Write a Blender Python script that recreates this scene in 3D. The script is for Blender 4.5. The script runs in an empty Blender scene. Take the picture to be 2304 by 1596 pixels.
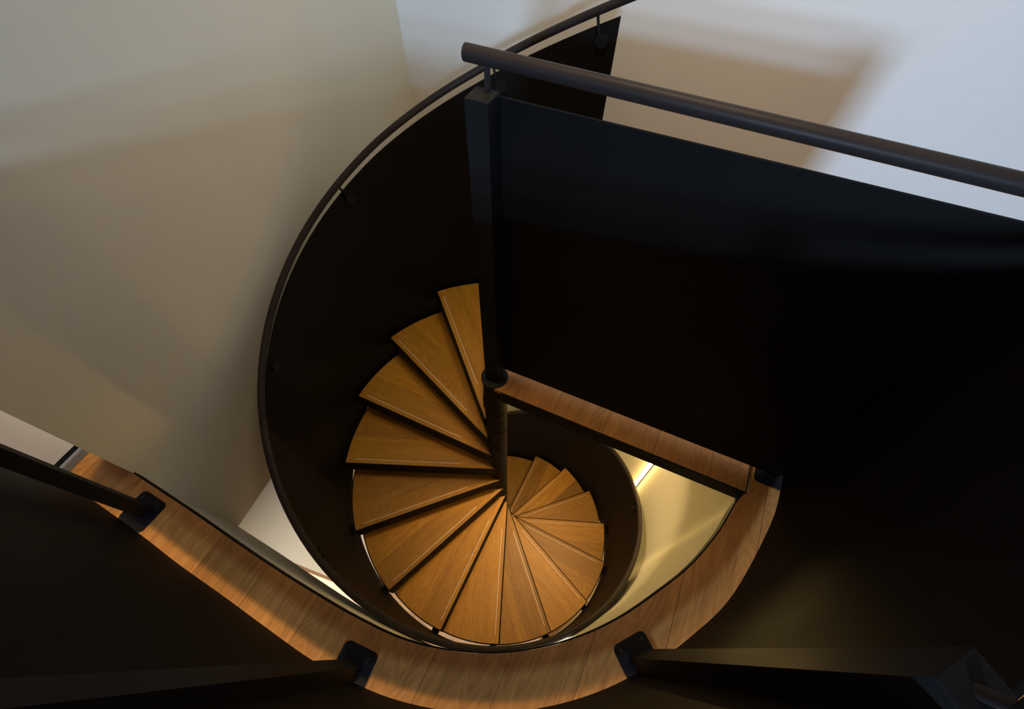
import bpy, bmesh, math, random
from mathutils import Vector, Matrix
PI = math.pi
R = math.radians
SC = bpy.context.scene
COL = SC.collection
random.seed(4)

# ------------------------------------------------------------------ camera
cam_d = bpy.data.cameras.new('camera')
cam = bpy.data.objects.new('camera', cam_d)
COL.objects.link(cam)
cam.location = (0.0574, -0.9093, 1.5115)
cam.rotation_euler = (0.5924, -0.0093, 0.0022)
cam_d.sensor_width = 36.0
cam_d.lens = 988.08 / 2304 * 36
cam_d.clip_start = 0.01
SC.camera = cam

# ------------------------------------------------------------------ world, exposure
w = bpy.data.worlds.new('world')
SC.world = w
w.use_nodes = True
w.node_tree.nodes['Background'].inputs[0].default_value = (0.9, 0.9, 0.9, 1)
w.node_tree.nodes['Background'].inputs[1].default_value = 0.3
SC.view_settings.view_transform = 'Standard'
SC.view_settings.look = 'None'
SC.view_settings.exposure = 0.0
SC.view_settings.gamma = 1.0
SC.view_settings.use_curve_mapping = False

# frames: house axes (walls) and landing axes
HA = R(-22.03)
LA = R(-24.4)
def hw(v, u, z=0.0):
    return Vector((v * math.cos(HA) - u * math.sin(HA), v * math.sin(HA) + u * math.cos(HA), z))
def lw(v, u, z=0.0):
    return Vector((v * math.cos(LA) - u * math.sin(LA), v * math.sin(LA) + u * math.cos(LA), z))

def area(name, loc, target, sx, sy, power, color, spread=180):
    d = bpy.data.lights.new(name, 'AREA')
    d.shape = 'RECTANGLE'; d.size = sx; d.size_y = sy
    d.energy = power; d.color = color; d.spread = R(spread)
    o = bpy.data.objects.new(name, d); COL.objects.link(o)
    o.location = loc
    o.rotation_euler = (Vector(target) - Vector(loc)).to_track_quat('-Z', 'Y').to_euler()
    return o

COOL = (0.43, 0.68, 1.0)
WARM = (1.0, 0.68, 0.33)
# daylight coming in through the window behind the photographer
area('window_daylight', hw(1.85, -7.40, 2.64), hw(1.25, 1.2, 0.7), 0.8, 0.7, 68, COOL, 70)
# warm ceiling lamps over the stair hall, plus one added fill spot
area('ceiling_lamp_and_fill', (-0.24, 0.0, 3.20), (-0.22, 0.0, 0), 0.30, 0.30, 0.7, WARM, 29)
area('ceiling_lamp_and_fill', lw(0.5, -0.10, 3.20), lw(0.5, -0.02, 0), 0.30, 0.30, 0.35, WARM, 24)  # added fill spot, brightens the oak strip of the landing
area('ceiling_lamp_and_fill', lw(0.25, 0.30, 2.70), lw(0.30, 1.22, 0.5), 0.45, 0.45, 11, (1.0, 0.78, 0.50), 125)
# unseen fill lights added outside the balustrade to make the glow under the sheets
area('under_panel_fill', (-1.25, -2.05, 1.55), (-1.2, -2.0, 0), 0.7, 0.7, 35, WARM, 150)
area('under_panel_fill', (1.1, -2.25, 1.55), (1.1, -2.2, 0), 0.7, 0.7, 6, WARM, 150)
# hidden fill light added under the landing to brighten the lower treads
area('landing_fill', lw(0.36, 0.24, -0.080), lw(0.36, 0.20, -3), 0.10, 0.10, 6.8, WARM, 95)
# storey below: downlights under the slab, plus one added fill
area('lower_lamp_and_fill', (-1.9, -2.1, -0.77), (-1.9, -2.1, -3), 2.0, 2.0, 15, (0.88, 0.95, 1.0))
area('lower_lamp_and_fill', (0.2, -1.9, -0.77), (0.2, -1.6, -3), 1.2, 0.9, 105, (1.0, 0.95, 0.88))
area('lower_lamp_and_fill', hw(-1.9, -0.75, -0.77), hw(-1.9, -0.75, -3), 0.3, 0.3, 60, (1.0, 0.95, 0.88), 110)  # added fill, whitens the floor beyond the wall end

# ------------------------------------------------------------------ materials
def principled(name, base, rough=0.5, metal=0.0, spec=0.5):
    m = bpy.data.materials.new(name); m.use_nodes = True
    b = m.node_tree.nodes['Principled BSDF']
    b.inputs['Base Color'].default_value = (*base, 1)
    b.inputs['Roughness'].default_value = rough
    b.inputs['Metallic'].default_value = metal
    b.inputs['Specular IOR Level'].default_value = spec
    return m, m.node_tree, b

def plaster(name, base):
    m, nt, b = principled(name, base, 0.85, 0, 0.25)
    tc = nt.nodes.new('ShaderNodeTexCoord')
    n = nt.nodes.new('ShaderNodeTexNoise'); n.inputs['Scale'].default_value = 3.5; n.inputs['Detail'].default_value = 5
    r = nt.nodes.new('ShaderNodeMixRGB'); r.blend_type = 'MIX'
    r.inputs[1].default_value = (*[c * 0.96 for c in base], 1); r.inputs[2].default_value = (*[min(1, c * 1.03) for c in base], 1)
    nt.links.new(tc.outputs['Object'], n.inputs['Vector'])
    nt.links.new(n.outputs['Fac'], r.inputs[0]); nt.links.new(r.outputs[0], b.inputs['Base Color'])
    n2 = nt.nodes.new('ShaderNodeTexNoise'); n2.inputs['Scale'].default_value = 160
    bp = nt.nodes.new('ShaderNodeBump'); bp.inputs['Strength'].default_value = 0.05; bp.inputs['Distance'].default_value = 0.002
    nt.links.new(tc.outputs['Object'], n2.inputs['Vector']); nt.links.new(n2.outputs['Fac'], bp.inputs['Height'])
    nt.links.new(bp.outputs[0], b.inputs['Normal'])
    return m

def steel(name, base, rough):
    m, nt, b = principled(name, base, rough, 0.0, 0.10)
    tc = nt.nodes.new('ShaderNodeTexCoord')
    n = nt.nodes.new('ShaderNodeTexNoise'); n.inputs['Scale'].default_value = 5; n.inputs['Detail'].default_value = 6
    mr = nt.nodes.new('ShaderNodeMapRange'); mr.inputs['To Min'].default_value = rough - 0.06; mr.inputs['To Max'].default_value = rough + 0.08
    nt.links.new(tc.outputs['Object'], n.inputs['Vector']); nt.links.new(n.outputs['Fac'], mr.inputs['Value'])
    nt.links.new(mr.outputs[0], b.inputs['Roughness'])
    r = nt.nodes.new('ShaderNodeMixRGB')
    r.inputs[1].default_value = (*[c * 0.8 for c in base], 1); r.inputs[2].default_value = (*[c * 1.25 for c in base], 1)
    nt.links.new(n.outputs['Fac'], r.inputs[0]); nt.links.new(r.outputs[0], b.inputs['Base Color'])
    return m

def wood(name, dark, light, angle, plank, offset, seam=0.0011, per_object=False, rough=0.42, tones=(0.80, 1.14)):
    """oak boards: grain runs along +X after turning by -angle; boards are `plank` wide across Y"""
    m, nt, b = principled(name, light, rough, 0, 0.35)
    N = nt.nodes; L = nt.links
    tc = N.new('ShaderNodeTexCoord')
    mp = N.new('ShaderNodeMapping'); mp.inputs['Rotation'].default_value = (0, 0, -angle)
    L.new(tc.outputs['Object'], mp.inputs['Vector'])
    sx = N.new('ShaderNodeSeparateXYZ'); L.new(mp.outputs[0], sx.inputs[0])
    def math_(op, a, bb=None):
        n = N.new('ShaderNodeMath'); n.operation = op
        for i, s in enumerate((a, bb)):
            if s is None: continue
            if isinstance(s, (int, float)): n.inputs[i].default_value = s
            else: L.new(s, n.inputs[i])
        return n.outputs[0]
    y = math_('DIVIDE', math_('ADD', sx.outputs['Y'], offset), plank)
    idx = math_('FLOOR', y)
    fr = math_('FRACT', y)
    if per_object:
        oi = N.new('ShaderNodeObjectInfo')
        idx = math_('ADD', idx, math_('MULTIPLY', oi.outputs['Random'], 57.0))
    wn = N.new('ShaderNodeTexWhiteNoise'); wn.noise_dimensions = '1D'; L.new(idx, wn.inputs['W'])
    # grain
    cx = N.new('ShaderNodeCombineXYZ')
    L.new(math_('ADD', math_('MULTIPLY', sx.outputs['X'], 2.2), math_('MULTIPLY', wn.outputs['Value'], 31.0)), cx.inputs['X'])
    L.new(math_('ADD', math_('MULTIPLY', sx.outputs['Y'], 26.0), math_('MULTIPLY', wn.outputs['Value'], 83.0)), cx.inputs['Y'])
    n1 = N.new('ShaderNodeTexNoise'); n1.inputs['Scale'].default_value = 1.0; n1.inputs['Detail'].default_value = 7; n1.inputs['Roughness'].default_value = 0.65; n1.inputs['Distortion'].default_value = 0.6
    L.new(cx.outputs[0], n1.inputs['Vector'])
    cx2 = N.new('ShaderNodeCombineXYZ')
    L.new(math_('ADD', math_('MULTIPLY', sx.outputs['X'], 9.0), math_('MULTIPLY', wn.outputs['Value'], 17.0)), cx2.inputs['X'])
    L.new(math_('MULTIPLY', sx.outputs['Y'], 190.0), cx2.inputs['Y'])
    n2 = N.new('ShaderNodeTexNoise'); n2.inputs['Scale'].default_value = 1.0; n2.inputs['Detail'].default_value = 3
    L.new(cx2.outputs[0], n2.inputs['Vector'])
    cx3 = N.new('ShaderNodeCombineXYZ')
    L.new(math_('ADD', math_('MULTIPLY', sx.outputs['X'], 1.6), math_('MULTIPLY', wn.outputs['Value'], 13.0)), cx3.inputs['X'])
    L.new(math_('ADD', math_('MULTIPLY', sx.outputs['Y'], 7.0), math_('MULTIPLY', wn.outputs['Value'], 29.0)), cx3.inputs['Y'])
    n3 = N.new('ShaderNodeTexNoise'); n3.inputs['Scale'].default_value = 1.0; n3.inputs['Detail'].default_value = 1.5; n3.inputs['Roughness'].default_value = 0.4
    L.new(cx3.outputs[0], n3.inputs['Vector'])
    ring = math_('ADD', math_('MULTIPLY', math_('SINE', math_('MULTIPLY', n3.outputs['Fac'], 170.0)), 0.5), 0.5)
    g = math_('ADD', math_('ADD', math_('MULTIPLY', n1.outputs['Fac'], 0.62), math_('MULTIPLY', n2.outputs['Fac'], 0.28)), math_('MULTIPLY', ring, 0.10))
    ramp = N.new('ShaderNodeValToRGB')
    ramp.color_ramp.elements[0].position = 0.32; ramp.color_ramp.elements[0].color = (*dark, 1)
    ramp.color_ramp.elements[1].position = 0.68; ramp.color_ramp.elements[1].color = (*light, 1)
    L.new(g, ramp.inputs[0])
    tone = N.new('ShaderNodeMapRange'); tone.inputs['To Min'].default_value = tones[0]; tone.inputs['To Max'].default_value = tones[1]
    L.new(wn.outputs['Value'], tone.inputs['Value'])
    # knots
    vo = N.new('ShaderNodeTexVoronoi'); vo.inputs['Scale'].default_value = 3.1
    L.new(mp.outputs[0], vo.inputs['Vector'])
    kn = N.new('ShaderNodeMapRange'); kn.inputs['From Min'].default_value = 0.02; kn.inputs['From Max'].default_value = 0.075
    kn.inputs['To Min'].default_value = 0.55; kn.inputs['To Max'].default_value = 1.0
    L.new(vo.outputs['Distance'], kn.inputs['Value'])
    # seams between boards
    half = seam / plank
    e = math_('MINIMUM', fr, math_('SUBTRACT', 1.0, fr))
    sm = N.new('ShaderNodeMapRange'); sm.inputs['From Min'].default_value = half * 0.4; sm.inputs['From Max'].default_value = half
    sm.inputs['To Min'].default_value = 0.22 if seam > 0.0008 else 0.9; sm.inputs['To Max'].default_value = 1.0
    L.new(e, sm.inputs['Value'])
    k = math_('MULTIPLY', math_('MULTIPLY', tone.outputs[0], kn.outputs[0]), sm.outputs[0])
    mx = N.new('ShaderNodeMixRGB'); mx.blend_type = 'MULTIPLY'; mx.inputs[0].default_value = 1
    L.new(ramp.outputs[0], mx.inputs[1])
    cc = N.new('ShaderNodeCombineColor'); 
    for i in range(3): L.new(k, cc.inputs[i])
    L.new(cc.outputs[0], mx.inputs[2]); L.new(mx.outputs[0], b.inputs['Base Color'])
    bp = N.new('ShaderNodeBump'); bp.inputs['Strength'].default_value = 0.12; bp.inputs['Distance'].default_value = 0.001
    L.new(g, bp.inputs['Height']); L.new(bp.outputs[0], b.inputs['Normal'])
    return m

def emit(name, col, strength):
    m = bpy.data.materials.new(name); m.use_nodes = True
    nt = m.node_tree; nt.nodes.remove(nt.nodes['Principled BSDF'])
    e = nt.nodes.new('ShaderNodeEmission'); e.inputs[0].default_value = (*col, 1); e.inputs[1].default_value = strength
    nt.links.new(e.outputs[0], nt.nodes['Material Output'].inputs[0])
    return m

M = {}
M['plaster'] = plaster('cream_plaster', (0.80, 0.77, 0.635))
M['white'] = plaster('white_plaster', (0.82, 0.80, 0.76))
M['grey'] = principled('grey_lacquer', (0.54, 0.515, 0.455), 0.6, 0, 0.3)[0]
M['steel'] = steel('blackened_steel', (0.0075, 0.0064, 0.0058), 0.60)
M['steel_post'] = steel('post_steel', (0.013, 0.0125, 0.013), 0.52)
M['steel_rail'] = steel('dark_bronze_steel', (0.030, 0.024, 0.023), 0.40)
M['steel_plate'] = steel('base_plate_steel', (0.012, 0.012, 0.015), 0.42)
M['bolt'] = principled('bolt_steel', (0.03, 0.03, 0.033), 0.35, 0.5)[0]
M['floor'] = wood('oak_floor', (0.30, 0.122, 0.030), (0.56, 0.262, 0.070), R(64), 0.1955, -0.12)
M['tread'] = wood('oak_tread', (0.36, 0.155, 0.014), (0.57, 0.285, 0.030), R(-3.7), 0.165, 0.105, 0.0006, True, 0.45, (0.62, 1.22))
M['inlay'] = principled('pale_inlay', (0.72, 0.58, 0.42), 0.45)[0]
M['gap'] = principled('dark_gap', (0.02, 0.018, 0.015), 0.8, 0, 0.1)[0]
M['alu'] = principled('aluminium', (0.55, 0.52, 0.47), 0.35, 0.6)[0]
M['led'] = emit('led_diffuser', (1.0, 0.66, 0.21), 68)

# ------------------------------------------------------------------ mesh helpers
def obj(name, bm, mat, parent=None, smooth=None, bevel=0.0):
    if bevel:
        es = [e for e in bm.edges if len(e.link_faces) == 2 and e.calc_face_angle(0) > 0.6]
        bmesh.ops.bevel(bm, geom=es, offset=bevel, segments=2, profile=0.6, affect='EDGES', clamp_overlap=True)
    bmesh.ops.recalc_face_normals(bm, faces=bm.faces)
    me = bpy.data.meshes.new(name)
    if smooth is not None:
        for f in bm.faces: f.smooth = True
        for e in bm.edges:
            if len(e.link_faces) == 2 and e.calc_face_angle(0) > smooth: e.smooth = False
    bm.to_mesh(me); bm.free()
    me.materials.append(mat)
    o = bpy.data.objects.new(name, me); COL.objects.link(o)
    if parent is not None:
        o.parent = parent
        p = parent; off = Vector((0, 0, 0))
        while p is not None:
            off += Vector(p.location); p = p.parent
        me.transform(Matrix.Translation(-off))
    return o

def tag(o, label=None, cat=None, group=None, kind=None):
    if label: o['label'] = label
    if cat: o['category'] = cat
    if group: o['group'] = group
    if kind: o['kind'] = kind
    return o

def struct(name, bm, mat, label, cat, **k):
    return tag(obj(name, bm, mat, **k), label, cat, kind='structure')

def thing(name, loc, label, cat, group=None):
    o = bpy.data.objects.new(name, None); COL.objects.link(o)
    o.location = loc; o.empty_display_size = 0.1
    return tag(o, label, cat, group)

def prism(poly, z0, z1, bm=None):
    bm = bm or bmesh.new()
    n = len(poly)
    b = [bm.verts.new((p[0], p[1], z0)) for p in poly]
    t = [bm.verts.new((p[0], p[1], z1)) for p in poly]
    fs = [bm.faces.new(t), bm.faces.new(b[::-1])]
    for i in range(n):
        bm.faces.new((b[i], b[(i + 1) % n], t[(i + 1) % n], t[i]))
    for f in fs: f.normal_update()
    if n > 4: bmesh.ops.triangulate(bm, faces=fs, ngon_method='EAR_CLIP')
    return bm

def box(c, dx, dy, sx, sy, z0, z1, bm=None):
    """box centred on c (2D), axes dx, dy, sizes sx, sy"""
    c = Vector((c[0], c[1])); dx = Vector((dx[0], dx[1])).normalized(); dy = Vector((dy[0], dy[1])).normalized()
    return prism([c - dx * sx / 2 - dy * sy / 2, c + dx * sx / 2 - dy * sy / 2, c + dx * sx / 2 + dy * sy / 2, c - dx * sx / 2 + dy * sy / 2], z0, z1, bm)

def ribbon(path, thick, zb, zt, bm=None):
    """upright plate along a 2D path; thick>0 grows to the right of travel; zb, zt are numbers or lists"""
    bm = bm or bmesh.new()
    n = len(path); P = [Vector((p[0], p[1])) for p in path]
    zb = zb if isinstance(zb, (list, tuple)) else [zb] * n
    zt = zt if isinstance(zt, (list, tuple)) else [zt] * n
    rows = []
    for i in range(n):
        t = (P[min(i + 1, n - 1)] - P[max(i - 1, 0)]).normalized()
        q = P[i] + Vector((t.y, -t.x)) * thick
        rows.append([bm.verts.new((P[i].x, P[i].y, zb[i])), bm.verts.new((P[i].x, P[i].y, zt[i])),
                     bm.verts.new((q.x, q.y, zt[i])), bm.verts.new((q.x, q.y, zb[i]))])
    for i in range(n - 1):
        a, b = rows[i], rows[i + 1]
        for k in range(4):
            bm.faces.new((a[k], b[k], b[(k + 1) % 4], a[(k + 1) % 4]))
    bm.faces.new(rows[0]); bm.faces.new(rows[-1][::-1])
    return bm

def tube(pts, r, n=16, bm=None):
    bm = bm or bmesh.new()
    P = [Vector(p) for p in pts]; rings = []
    for i, p in enumerate(P):
        t = (P[min(i + 1, len(P) - 1)] - P[max(i - 1, 0)]).normalized()
        a = Vector((0, 0, 1)) if abs(t.z) < 0.95 else Vector((1, 0, 0))
        x = t.cross(a).normalized(); y = x.cross(t)
        rings.append([bm.verts.new(p + (x * math.cos(2 * PI * k / n) + y * math.sin(2 * PI * k / n)) * r) for k in range(n)])
    for a, b in zip(rings[:-1], rings[1:]):
        for k in range(n):
            bm.faces.new((a[k], a[(k + 1) % n], b[(k + 1) % n], b[k]))
    bm.faces.new(rings[0][::-1]); bm.faces.new(rings[-1])
    return bm

def cyl(c, r, z0, z1, n=48, bm=None):
    return prism([(c[0] + r * math.cos(2 * PI * k / n), c[1] + r * math.sin(2 * PI * k / n)) for k in range(n)], z0, z1, bm)

def pol(r, a): return Vector((r * math.cos(R(a)), r * math.sin(R(a))))

def smooth_path(pts, step=0.02):
    """Catmull-Rom through 2D points"""
    P = [Vector((p[0], p[1])) for p in pts]; out = []
    for i in range(len(P) - 1):
        p0 = P[i - 1] if i else P[0] * 2 - P[1]; p1 = P[i]; p2 = P[i + 1]
        p3 = P[i + 2] if i + 2 < len(P) else P[-1] * 2 - P[-2]
        n = max(2, int((p2 - p1).length / step))
        for k in range(n):
            t = k / n
            out.append(0.5 * ((2 * p1) + (p2 - p0) * t + (2 * p0 - 5 * p1 + 4 * p2 - p3) * t * t + (3 * p1 - p0 - 3 * p2 + p3) * t ** 3))
    out.append(P[-1])
    return out

def offset_path(path, d):
    """shift a path to the right of travel by d"""
    out = []
    for i, p in enumerate(path):
        t = (path[min(i + 1, len(path) - 1)] - path[max(i - 1, 0)]).normalized()
        out.append(p + Vector((t.y, -t.x)) * d)
    return out

# ------------------------------------------------------------------ key outlines
Z_LOW = -3.346
Z_SOF = -0.74
Z_CEIL = 3.30
E = Vector((-1.250, -0.401))
# inner edge of the floor round the stairwell (from the left wall round the front to the right)
edge_pts = [E, (-1.014, -0.521), (-0.787, -0.640), (-0.650, -0.710), (-0.530, -0.768)]
edge_pts += [pol(0.918, a) for a in (-115, -105, -95, -85, -75, -65)] + [pol(0.922, -55), pol(0.937, -46.7), pol(0.953, -37.8), pol(0.965, -31.5), lw(0.980, -0.0635).xy]
EDGE = smooth_path(edge_pts)
FASC = offset_path(EDGE, 0.013)

# ------------------------------------------------------------------ the setting
room_front, room_right, room_back, room_far = -7.50, 4.0, 1.246, -4.2
def hpoly(*vu): return [hw(v, u) for v, u in vu]
# upper floor with the stairwell cut out of it
GROOVE = 0.997
vE = E.x * math.cos(HA) + E.y * math.sin(HA); uE = -E.x * math.sin(HA) + E.y * math.cos(HA)
V_GREY = vE - 0.24
def floor_poly(edge, dv=0.0):
    return ([e for e in edge] + [lw(GROOVE + dv, -0.052).xy, lw(GROOVE + dv, 1.10).xy]
            + [p.xy for p in hpoly((0.99, room_back), (room_right, room_back), (room_right, room_front), (V_GREY, room_front), (V_GREY, uE))])
struct('floor', prism(floor_poly(EDGE), -0.020, 0.0), M['floor'], 'oak plank floor of the upper landing curving round the stairwell', 'floor')
struct('floor_slab', prism(floor_poly(FASC, 0.04), Z_SOF, -0.0205), M['plaster'], 'cream plastered edge of the floor slab round the stairwell opening', 'slab')
struct('trim_1', ribbon(offset_path(EDGE, -0.0045), 0.0040, -0.044, -0.0015), M['steel'], 'thin dark steel strip edging the curved oak floor', 'trim')

def wall(name, a, b, z0, z1, th, mat, label, bm=None):
    a = Vector((a.x, a.y)); b = Vector((b.x, b.y))
    return struct(name, ribbon([a, b], th, z0, z1), mat, label, 'wall')
E2 = hw(vE, uE - 0.066)
wall('wall_left', hw(vE, room_back + 0.1), hw(vE, uE), Z_LOW, Z_CEIL, 0.24, M['plaster'], 'tall cream plaster wall left of the spiral staircase')
wall('wall_left_lower', hw(vE, uE), E2, Z_LOW, -0.0205, 0.24, M['plaster'], 'lower part of the cream wall lit by the storey below')
wall('wall_back', hw(room_right, room_back), hw(-4.3, room_back), Z_LOW, Z_CEIL, 0.12, M['white'], 'white wall behind the staircase with daylight and soft shadow on it')
wall('wall_right', hw(room_right, room_front), hw(room_right, room_back), Z_LOW, Z_CEIL, 0.12, M['white'], 'white wall at the right end of the upper room')
# front wall with its window
def front_wall():
    bm = bmesh.new()
    w0, w1, z0, z1 = 1.40, 2.30, 2.24, 3.04
    for v0, v1, a, b in ((-4.3, w0, Z_LOW, Z_CEIL), (w1, room_right + 0.12, Z_LOW, Z_CEIL), (w0, w1, Z_LOW, z0), (w0, w1, z1, Z_CEIL)):
        prism(hpoly((v0, room_front - 0.15), (v1, room_front - 0.15), (v1, room_front), (v0, room_front)), a, b, bm)
    struct('wall_front', bm, M['white'], 'white wall behind the photographer holding the window', 'wall')
    bm = bmesh.new()
    for v0, v1, a, b in ((w0, w0 + .05, z0, z1), (w1 - .05, w1, z0, z1), (w0 + .05, w1 - .05, z0, z0 + .05), (w0 + .05, w1 - .05, z1 - .05, z1)):
        prism(hpoly((v0, room_front - 0.10), (v1, room_front - 0.10), (v1, room_front - .05), (v0, room_front - .05)), a, b, bm)
    struct('window_1', bm, M['steel'], 'window frame in the wall behind the photographer', 'window')
front_wall()
wall('wall_far', hw(room_far, room_back), hw(room_far, room_front), Z_LOW, Z_SOF, 0.12, M['white'], 'white end wall of the storey below')
struct('ceiling', prism(hpoly((V_GREY - .2, room_front - .15), (room_right + .12, room_front - .15), (room_right + .12, room_back + .12), (V_GREY - .2, room_back + .12)), Z_CEIL, Z_CEIL + 0.1), M['white'], 'white ceiling of the upper room', 'ceiling')
struct('ceiling_lower', prism(hpoly((-4.3, room_front), (V_GREY - 0.001, room_front), (V_GREY - .001, room_back), (-4.3, room_back)), Z_SOF, Z_SOF + 0.2), M['white'], 'ceiling of the room below', 'ceiling')
struct('floor_lower', prism(hpoly((-4.3, room_front), (room_right, room_front), (room_right, room_back), (-4.3, room_back)), Z_LOW - 0.05, Z_LOW), wood('pale_oak_floor', (0.36, 0.20, 0.10), (0.60, 0.38, 0.21), R(64), 0.1955, -0.12), 'brightly lit oak floor of the storey below', 'floor')
# grey door panel beyond the end of the left wall, with shadow gap and floor strip
struct('wall_grey', prism(hpoly((V_GREY - .10, room_front), (V_GREY, room_front), (V_GREY, uE), (V_GREY - .10, uE)), 0.034, Z_CEIL), M['grey'], 'grey panelled wall beyond the end of the cream wall', 'wall')
struct('baseboard_grey', prism(hpoly((V_GREY - .10, room_front), (V_GREY - .014, room_front), (V_GREY - .014, uE), (V_GREY - .10, uE)), 0.0, 0.0335), M['gap'], 'dark shadow gap under the grey wall', 'baseboard')
struct('trim_2', prism(hpoly((V_GREY + .001, room_front), (V_GREY + .006, room_front), (V_GREY + .006, uE), (V_GREY + .001, uE)), 0.0005, 0.006), M['alu'], 'thin pale metal strip at the foot of the grey wall', 'trim')
struct('trim_3', prism(hpoly((V_GREY + .0065, room_front), (V_GREY + .036, room_front), (V_GREY + .036, uE), (V_GREY + .0065, uE)), 0.0005, 0.003), principled('grey_strip', (0.11, 0.10, 0.085), 0.6)[0], 'dark grey floor strip beside the oak planks', 'trim')
# wooden corner trim at the end of the lower left wall
struct('trim_4', prism(hpoly((vE - .10, uE - .085), (vE + .002, uE - .085), (vE + .002, uE - .067), (vE - .10, uE - .067)), Z_LOW, Z_SOF - .001), wood('corner_oak', (0.40, 0.20, 0.10), (0.62, 0.36, 0.2), 0, 0.2, 0), 'oak corner strip on the lower left wall end', 'trim')
# curved wall of the lower shaft
i0 = min(range(len(EDGE)), key=lambda i: abs(math.degrees(math.atan2(EDGE[i].y, EDGE[i].x)) + 68))
shaft = [p for p in offset_path(EDGE, 0.0105)[i0:]] + [pol(0.993, a) for a in range(-26, 102, 2)]
zt = [-0.0475 if math.degrees(math.atan2(p.y, p.x)) < -31.5 else -0.082 for p in shaft]
struct('wall_shaft', ribbon(shaft, 0.06, Z_LOW, zt), M['plaster'], 'curved cream wall of the lower stair shaft lit by a warm light strip', 'wall', smooth=0.6)

# ------------------------------------------------------------------ vertical light strip in the shaft wall
LED_A = 5.4
ld = thing('light_strip', (*pol(0.985, LED_A), Z_LOW), 'glowing vertical warm light strip on the curved lower wall', 'light')
rd = pol(1, LED_A); tn = Vector((-rd.y, rd.x))
obj('channel', box(pol(0.9895, LED_A), rd, tn, 0.007, 0.030, Z_LOW + 0.01, -0.10), M['alu'], ld)
obj('diffuser', box(pol(0.9815, LED_A), rd, tn, 0.0085, 0.015, Z_LOW + 0.02, -0.11), M['led'], ld)

# ------------------------------------------------------------------ spiral staircase
RT = 0.885; RISE = 0.18495; DTH = 22.323
def th_k(k): return 114.42 + DTH * (k - 1)
def z_k(k): return -0.2020 - RISE * k
PLATE_TOP = [(40, 1.126), (62.7, 0.944), (95.6, 0.681), (122, 0.480), (147.5, 0.272), (161, 0.160), (446.3, -2.202), (700, -4.30)]
def z_plate(th):                                                # top of the outer plate
    for (a, za), (b, zb) in zip(PLATE_TOP[:-1], PLATE_TOP[1:]):
        if th <= b: return za + (zb - za) * (th - a) / (b - a)
st = thing('spiral_staircase', (0, 0, Z_LOW), 'dark steel spiral staircase with oak treads winding down round a black column', 'staircase')
obj('column', cyl((0, 0), 0.0495, Z_LOW, -0.012), M['steel'], st, smooth=0.6)
obj('top_flange', cyl((0, 0), 0.0540, -0.0115, 0.004, bm=None), M['steel_plate'], st, smooth=0.6, bevel=0.002)

d_in = Vector((-0.99793, 0.0644))           # along the nose, outside to inside
def nose(x):                                # y of the nose line at local x
    return (RT - x) * 0.0644 / 0.99793
def tread_outline(inset=0.0, over=0.065):
    """fan-shaped board: straight nose, round outer end, back edge tucked under the board above"""
    L = Vector((RT, 0)) + d_in * (RT - 0.012)
    pts = [Vector((RT - inset, -inset)), Vector((L.x, L.y - inset))]
    a = R(-DTH); c, s = math.cos(a), math.sin(a)
    rot = lambda p: Vector((p.x * c - p.y * s, p.x * s + p.y * c))
    # the nose line of the board above, moved back by `over`
    back = lambda x: rot(Vector((x, nose(x) - over)))
    q = back(0.030)
    a0 = math.degrees(math.atan2(L.y, L.x)); a1 = math.degrees(math.atan2(q.y, q.x))
    for i in range(1, 7):
        pts.append(pol(0.057 + (q.length - 0.057) * i / 7, a0 + (a1 - a0) * i / 7))
    pts.append(q)
    o = back(RT - 0.004 - inset)
    ao = math.degrees(math.atan2(o.y, o.x)); nb = 14
    for i in range(nb):
        pts.append(pol(RT - inset, ao * (1 - i / nb)))
    return pts
board_me = None
def make_tread():
    t = obj('tread', prism(tread_outline(0.0065), -0.0036, 0.0), M['tread'], None)
    tr = prism(tread_outline(0.0), -0.095, -0.0040)
    tray = obj('tray', tr, M['steel'], None)
    hub = obj('hub', cyl((0, 0), 0.0508, -0.102, -0.055, 40), M['steel'], None, smooth=0.6, bevel=0.002)
    # pale inlay line just behind the nose
    a = Vector((RT - 0.052, nose(RT - 0.052) - 0.030)); b = Vector((0.215, nose(0.215) - 0.030))
    dd = (a - b).normalized(); nn = Vector((-dd.y, dd.x))
    inl = obj('nosing_inlay', prism([b - nn * .0019, a - nn * .0019, a + nn * .0019, b + nn * .0019], -0.001, 0.0006), M['inlay'], None)
    # bracket to the outer plate
    br = bmesh.new()
    box(pol(0.8985, -2.6), pol(1, -2.6), pol(1, 87.4), 0.0265, 0.040, -0.092, -0.050, br)
    bk = obj('bracket', br, M['steel'], None, bevel=0.0015)
    return t, [tray, hub, inl, bk]
t0, subs = make_tread()
def place_tread(k, t, ss):
    t.parent = st; t.location = Vector((0, 0, z_k(k) - Z_LOW)); t.rotation_euler = (0, 0, R(th_k(k)))
    for s in ss: s.parent = t
place_tread(0, t0, subs)
for k in range(1, 17):
    t = t0.copy(); COL.objects.link(t)
    ss = []
    for s in subs:
        c = s.copy(); COL.objects.link(c); ss.append(c)
    place_tread(k, t, ss)

# outer plate (guard and string in one sheet)
RP = 0.908
ths = [62.9 + i * 3 for i in range(0, 138)]
pth = [pol(RP, t) for t in ths]
ztop = [z_plate(t) for t in ths]
zbot = [max(Z_LOW + 0.01, z_plate(t) - 1.18) for t in ths]
keep = [i for i in range(len(ths)) if ztop[i] > Z_LOW + 0.3]
pth = [pth[i] for i in keep]; ztop = [ztop[i] for i in keep]; zbot = [zbot[i] for i in keep]; ths = [ths[i] for i in keep]
obj('side_plate', ribbon(pth, 0.006, zbot, ztop), M['steel'], st, smooth=0.6)
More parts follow.
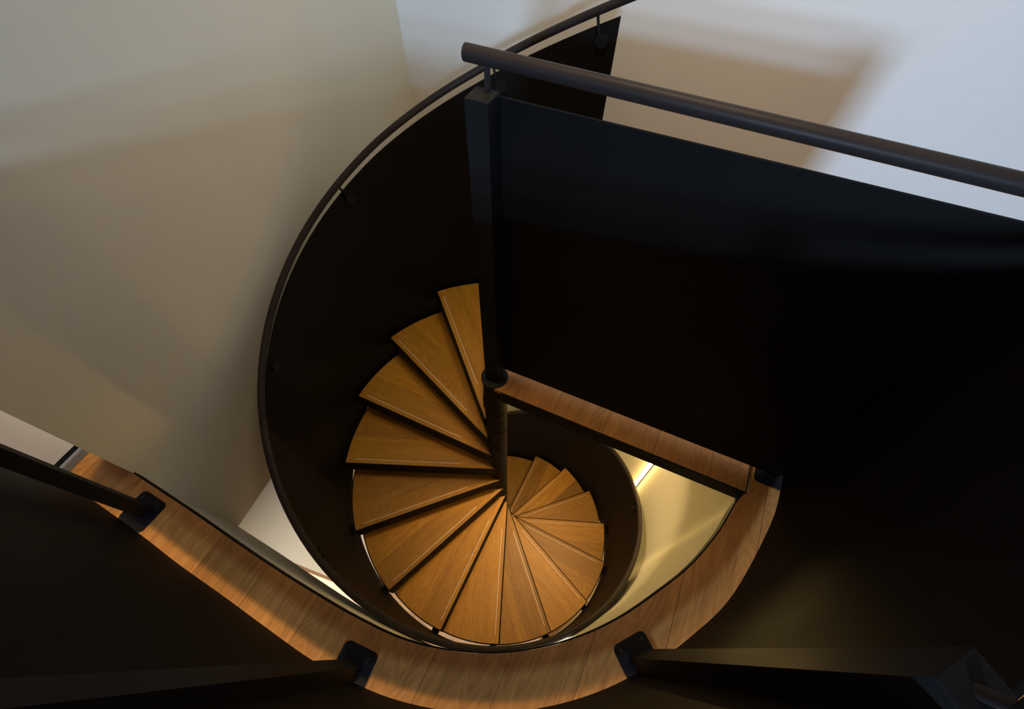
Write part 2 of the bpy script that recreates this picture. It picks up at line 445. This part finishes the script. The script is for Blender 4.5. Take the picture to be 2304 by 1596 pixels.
# round handrail above the plate
RH = RP + 0.001
rail_t = [60.4 + i * 2.5 for i in range(0, 166)]
rail_t = [t for t in rail_t if z_plate(t) > Z_LOW + 0.35]
hr = obj('handrail', tube([(*pol(RH, t), z_plate(t) + 0.043) for t in rail_t], 0.0138, 14), M['steel_rail'], st, smooth=0.8)
k = 0
for t in [67.8, 90.8] + [90.8 + 43.9 * i for i in range(1, 8)]:
    if z_plate(t) < Z_LOW + 0.35: break
    zt_ = z_plate(t)
    bm = tube([(*pol(RP - 0.009, t - 1.3), zt_ - 0.030), (*pol(RP - 0.009, t - .7), zt_ + 0.002), (*pol(RH, t), zt_ + 0.036)], 0.0050, 10)
    # disc on the inner face of the plate
    c = pol(RP - 0.0005, t - 1.9); n = pol(1, t - 1.9)
    tube([(c.x, c.y, zt_ - 0.038), (c.x - n.x * 0.012, c.y - n.y * 0.012, zt_ - 0.038)], 0.0215, 28, bm)
    obj('rail_bracket', bm, M['steel_post'], hr, smooth=0.6)

# ------------------------------------------------------------------ landing at the head of the stair
L0, L1, LU0 = 0.024, 0.985, -0.053
def lp(*vu): return [lw(v, u) for v, u in vu]
def landing_poly(du=0.0, dv=0.0):
    pts = [(L0, LU0 + du), (L1 - dv, LU0 + du), (L1 - dv, 1.18 - .0), (0.10, 1.16), (0.10, 0.90), (0.065, 0.07)]
    # cut round the column
    pts += [(0.0546 * math.cos(R(a)), 0.0546 * math.sin(R(a))) for a in range(60, -75, -15)]
    return lp(*pts)
la = tag(obj('landing', prism(landing_poly(), -0.020, 0.0), M['floor'], st), 'straight strip of oak landing at the head of the stair')
obj('underside', prism(landing_poly(0.010, 0.012), -0.074, -0.0205), M['steel'], la)
bm = ribbon([lw(0.052, LU0 - 0.004).xy, lw(L1 + 0.004, LU0 - 0.004).xy, lw(L1 + .004, 0.9).xy], -0.0065, -0.072, -0.003)
tag(obj('edge_beam', bm, M['steel'], la), 'black steel edge beam')

# ------------------------------------------------------------------ straight guard on the landing
v2 = lw(1, 0).xy; u2 = lw(0, 1).xy
PZ = 1.066
gd = thing('straight_balustrade', lw(0.5, 0.0, 0.0), 'straight black steel sheet balustrade from the column post across the landing', 'balustrade')
cp = obj('post', box((0, 0), v2, u2, 0.053, 0.053, 0.004, 1.079), M['steel_post'], gd, bevel=0.0025)
obj('panel', ribbon([lw(-0.018, 0.036).xy, lw(1.030, 0.036).xy], 0.006, 0.036, PZ), M['steel'], gd)
hs = obj('handrail', tube([lw(-0.050, 0.033, 1.133), lw(-0.046, 0.033, 1.133), lw(0.5, 0.033, 1.125), lw(1.03, 0.033, 1.117)], 0.0160, 24), M['steel_rail'], gd, smooth=0.8, bevel=0.0)
for v in (0.0, 1.0):
    obj('rail_standoff', tube([lw(v, 0.024, 1.068), lw(v, 0.027, 1.122 - .008 * v)], 0.0062, 14), M['steel_rail'], hs, smooth=0.8)

# ------------------------------------------------------------------ curved guard round the front of the stairwell
cg = thing('curved_balustrade', (0, -1.02, 0), 'black steel sheet balustrade curving round the front of the stairwell on square posts', 'balustrade')
left_dir = Vector((-0.886, 0.463))
p_l = Vector((-0.497, -0.925))
guard_pts = [Vector((-1.135, -0.594)) + left_dir * 0.27, Vector((-1.106, -0.607)), (-0.95, -0.692), (-0.781, -0.778), (-0.63, -0.857), p_l]
guard_pts += [pol(1.046, a) for a in (-112, -104, -96, -88, -80, -72, -64)] + [pol(1.050, -57), pol(1.060, -46.8), pol(1.070, -32.5), pol(1.079, -24.9), pol(1.083, -20.5)]
GUARD = smooth_path(guard_pts)
obj('panel', ribbon(GUARD, 0.006, 0.036, PZ), M['steel'], cg, smooth=0.5)
rail = offset_path(GUARD, 0.000)
hc = obj('handrail', tube([(p.x, p.y, 1.120) for p in rail[::3]], 0.0160, 16), M['steel_post'], cg, smooth=0.8)  # same steel as the other rails; darker colour paints in its shade
def round_rect(c, dx, dy, sx, sy, r, n=6):
    out = []
    for (qx, qy, a0) in ((1, 1, 0), (-1, 1, 90), (-1, -1, 180), (1, -1, 270)):
        for i in range(n + 1):
            a = R(a0 + 90 * i / n)
            x = qx * (sx / 2 - r) + r * math.cos(a); y = qy * (sy / 2 - r) + r * math.sin(a)
            out.append(Vector((c[0], c[1])) + dx * x + dy * y)
    return out
def guard_post(c, out, foot_r0, foot_r1, foot_w, post_off):
    """c: point on the guard line, out: unit vector away from the well"""
    out = Vector(out).normalized(); t = Vector((-out.y, out.x))
    fc = Vector(c) + out * (foot_r0 + foot_r1) / 2
    po = obj('post', box(Vector(c) + out * post_off, t, out, 0.050, 0.036, 0.0105, 1.079), M['steel_post'], cg, bevel=0.0025)
    bpl = obj('base_plate', prism(round_rect(fc, t, out, foot_w, foot_r1 - foot_r0, 0.016), 0.0005, 0.0100), M['steel_plate'], po)
    for s in (-1, 1):
        q = Vector(c) + out * (foot_r0 + 0.018) + t * s * (foot_w / 2 - 0.018)
        bm = cyl(q, 0.0042, 0.0100, 0.0125, 14)
        # bolts belong to the post
        obj('bolt', bm, M['bolt'], po)
    obj('rail_standoff', tube([(*(Vector(c) + out * post_off), 1.070), (*(Vector(c) + out * (post_off + .018)), 1.112)], 0.0062, 12), M['steel_rail'], hc, smooth=0.8)
for a in (-111.3, -65.3):
    guard_post((0, 0), pol(1, a), 0.968, 1.066, 0.104, 1.0270)
nl = Vector((-0.463, -0.886))
guard_post(Vector((-1.130, -0.490)), nl, -0.006, 0.100, 0.104, 0.0425)
guard_post(lw(1.056, -0.005).xy, u2, 0.005, 0.105, 0.104, 0.066)
